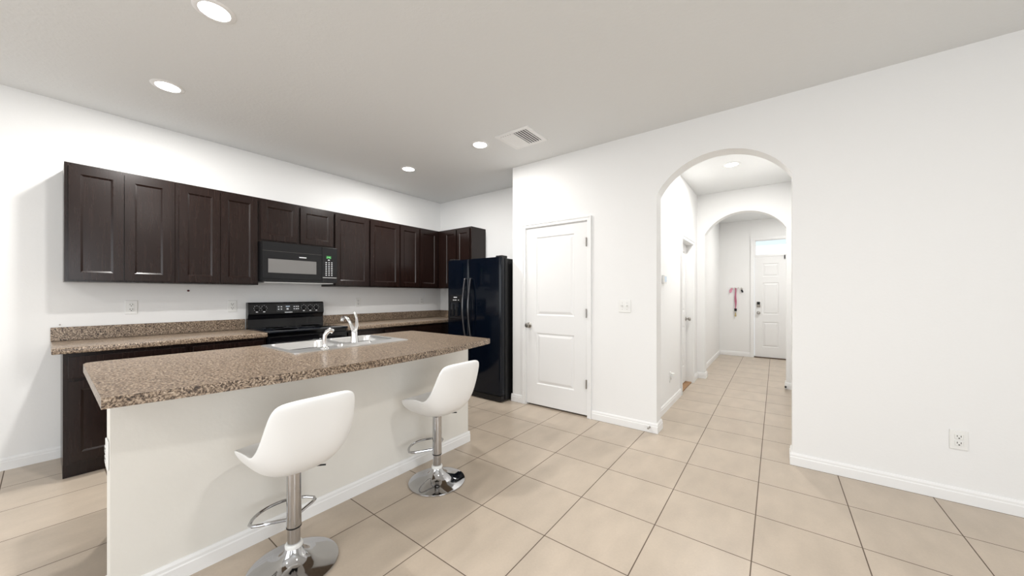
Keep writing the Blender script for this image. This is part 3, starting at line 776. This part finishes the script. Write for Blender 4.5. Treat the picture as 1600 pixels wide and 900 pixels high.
# ------------------------------------------------------------------ outlets and switches
def outlet(loc, rotz, label):
    r = thing('wall_outlet', label, 'electrical outlet', loc, rotz, 'white wall outlets')
    pl = MB().box(-0.037, 0.037, -0.006, -0.0005, -0.059, 0.059, 0.003).build('cover_plate', M['plastic_white'], r, smooth=False)
    for z in (-0.02, 0.02):
        f = MB().box(-0.017, 0.017, -0.0085, -0.006, z - 0.015, z + 0.015, 0.003).build('socket', M['plastic_white'], pl, smooth=False)
    b = MB()
    for z in (-0.02, 0.02):
        b.box(-0.009, -0.006, -0.0092, -0.0084, z - 0.001, z + 0.009); b.box(0.006, 0.009, -0.0092, -0.0084, z - 0.001, z + 0.009)
        b.lathe([(0.0, -0.0092), (0.0035, -0.0092), (0.0035, -0.0084), (0, -0.0084)], 10, (0, 0, z - 0.008), 'Y')
    b.build('slots', M['slot'], r, smooth=False)
    return r
ou = outlet((XL, 0.438, 1.152), PI / 2, 'white outlet above the left end of the wall counter')
copy_tree(ou, (XL, 1.139, 1.143), PI / 2, 'white outlet above the wall counter just left of the range')
copy_tree(ou, (XL, 2.485, 1.16), PI / 2, 'white outlet above the counter right of the range, nearer the range')
copy_tree(ou, (XL, 3.53, 1.165), PI / 2, 'white outlet above the counter in the corner by the refrigerator')
copy_tree(ou, (0.887, YA, 0.378), 0, 'white outlet low on the bare wall right of the arch')
copy_tree(ou, (-2.18, IY0, 0.61), 0, 'white outlet on the left end of the island knee wall, seen edge-on')
copy_tree(ou, (XH, 4.25, 0.33), PI / 2, 'white outlet low on the left hallway wall before the hall door')
pg = tag(MB().box(-0.02, 0.02, -0.045, -0.0088, -0.012, 0.03, 0.005).build('night_light', M['plastic_white'], smooth=False), 'small white plug-in unit in the hallway outlet', 'plug')
pg.location = (XH, 4.25, 0.345); pg.rotation_euler = (0, 0, PI / 2)
sw = thing('light_switch', 'white double light switch between the pantry door and the arch', 'light switch', (-1.157, YA, 1.15))
MB().box(-0.058, 0.058, -0.006, -0.0005, -0.06, 0.06, 0.003).build('cover_plate', M['plastic_white'], sw, smooth=False)
for x in (-0.023, 0.023):
    MB().rbox((x, -0.012, 0.004), (0.009, 0.016, 0.02), Matrix.Rotation(0.5, 3, 'X'), 0.002).build('toggle', M['plastic_white'], sw, smooth=False)
for x in (-0.023, 0.023):
    for z in (-0.03, 0.03): MB().lathe([(0, -0.0068), (0.003, -0.0068), (0.003, -0.006), (0, -0.006)], 10, (x, 0, z), 'Y').build('screw', M['nickel'], sw)
th = thing('thermostat', 'small thermostat with a pale blue screen on the left hallway wall', 'thermostat', (XH, 3.945, 1.425), PI / 2)
MB().box(-0.055, 0.055, -0.024, -0.0005, -0.045, 0.045, 0.006).build('housing', M['plastic_white'], th, smooth=False)
MB().box(-0.04, 0.04, -0.0255, -0.024, -0.03, 0.03).build('screen', M['thermo'], th, smooth=False)
ds = tag(MB().lathe([(0, 0), (0.010, 0), (0.010, -0.01), (0.006, -0.014), (0.006, -0.03), (0.009, -0.034), (0.009, -0.045), (0, -0.047)], 16, (0, 0, 0), 'Y').build('door_stop', M['nickel']), 'small dark door stop on the baseboard left of the arch', 'door stop')
ds.location = (-0.925, YA - 0.014, 0.05)
ds2 = tag(MB().lathe([(0, 0), (0.012, 0), (0.012, -0.02), (0.008, -0.035), (0, -0.037)], 16, (0, 0, 0), 'Y').build('door_stop', M['black_satin']), 'small black door stop at the right foot of the second hallway arch', 'door stop')
ds2.location = (0.102, Y2 - 0.014, 0.03)
pin = tag(MB().lathe([(0, 0), (0.009, 0), (0.009, -0.004), (0.006, -0.008), (0, -0.010)], 14, (0, 0, 0), 'Y').build('push_pin', M['red_dot']), 'tiny dark red pin on the wall under the wall cabinets', 'pin')
pin.location = (XL + 0.0005, 0.805, 1.298); pin.rotation_euler = (0, 0, PI / 2)
scw = tag(MB().lathe([(0, 0), (0.005, 0), (0.005, -0.004), (0, -0.006)], 12, (0, 0, 0), 'Y').build('screw', M['nickel']), 'tiny screw in the wall above the left end of the backsplash', 'screw')
scw.location = (XL + 0.0005, 0.062, 1.028); scw.rotation_euler = (0, 0, PI / 2)

# ------------------------------------------------------------------ key hooks by the front door
kr = thing('key_rack', 'small white hook rail on the foyer wall left of the front door', 'key rack', (-0.645, YF, 1.40))
MB().box(-0.11, 0.11, -0.012, -0.0005, -0.015, 0.02, 0.003).build('rail', M['plastic_white'], kr, smooth=False)
for x in (-0.08, -0.027, 0.027, 0.08):
    MB().tube([(x, -0.012, -0.002), (x, -0.03, -0.008), (x, -0.04, 0.0), (x, -0.042, 0.012)], 0.0035, 8).build('hook', M['nickel'], kr)
def strap(name, x, z1, z0, w, m, label, cat='lanyard'):
    r = thing(name, label, cat, (-0.645 + x, YF - 0.036, 1.395))
    b = MB()
    n = 14
    for s, ph in ((-1, 0.0), (1, 1.3)):
        ring = []
        for i in range(n + 1):
            u = i / n; z = z1 + (z0 - z1) * u
            cx = s * 0.35 * w * math.sin(PI * u * 0.9 + 0.15) + 0.004 * math.sin(9 * u + ph); cy = -0.004 * s - 0.004 * math.sin(7 * u + ph)
            ring.append([(cx - w * 0.45, cy - 0.002, z), (cx + w * 0.45, cy - 0.002, z), (cx + w * 0.45, cy + 0.002, z), (cx - w * 0.45, cy + 0.002, z)])
        b.loft(ring)
    b.build('ribbon', m, r)
    return r
ln = strap('lanyard', -0.02, 0.0, -0.42, 0.022, M['pink'], 'long mauve pink lanyard with keys hanging from the hook rail')
MB().box(-0.022, 0.022, -0.008, 0.004, -0.475, -0.42, 0.004).build('clip', M['black_satin'], ln, smooth=False)
MB().lathe([(0.016, -0.006), (0.018, -0.006), (0.018, -0.003), (0.016, -0.003)], 20, (0, 0, -0.49), 'Y').build('key_ring', M['nickel'], ln)
MB().box(-0.012, 0.012, -0.006, -0.002, -0.585, -0.505, 0.002).lathe([(0, -0.007), (0.017, -0.007), (0.017, -0.001), (0, -0.001)], 16, (0, 0, -0.565), 'Y').build('key', M['brass'], ln, smooth=False)
wl = strap('wristlet', -0.085, 0.0, -0.10, 0.03, M['pale_pink'], 'short pink ribbon wristlet on the left of the hook rail', 'wristlet')
wl.rotation_euler = (0, 0.35, 0)
fb = thing('key_fob', 'black key fob on the right of the hook rail', 'key fob', (-0.645 + 0.085, YF - 0.036, 1.395))
MB().lathe([(0.015, -0.002), (0.017, -0.002), (0.017, 0.001), (0.015, 0.001)], 18, (0, 0, -0.016), 'Y').build('key_ring', M['nickel'], fb)
MB().rbox((0.008, -0.004, -0.06), (0.032, 0.012, 0.06), Matrix.Rotation(-0.35, 3, 'Y'), 0.005).build('remote', M['black_satin'], fb, smooth=False)
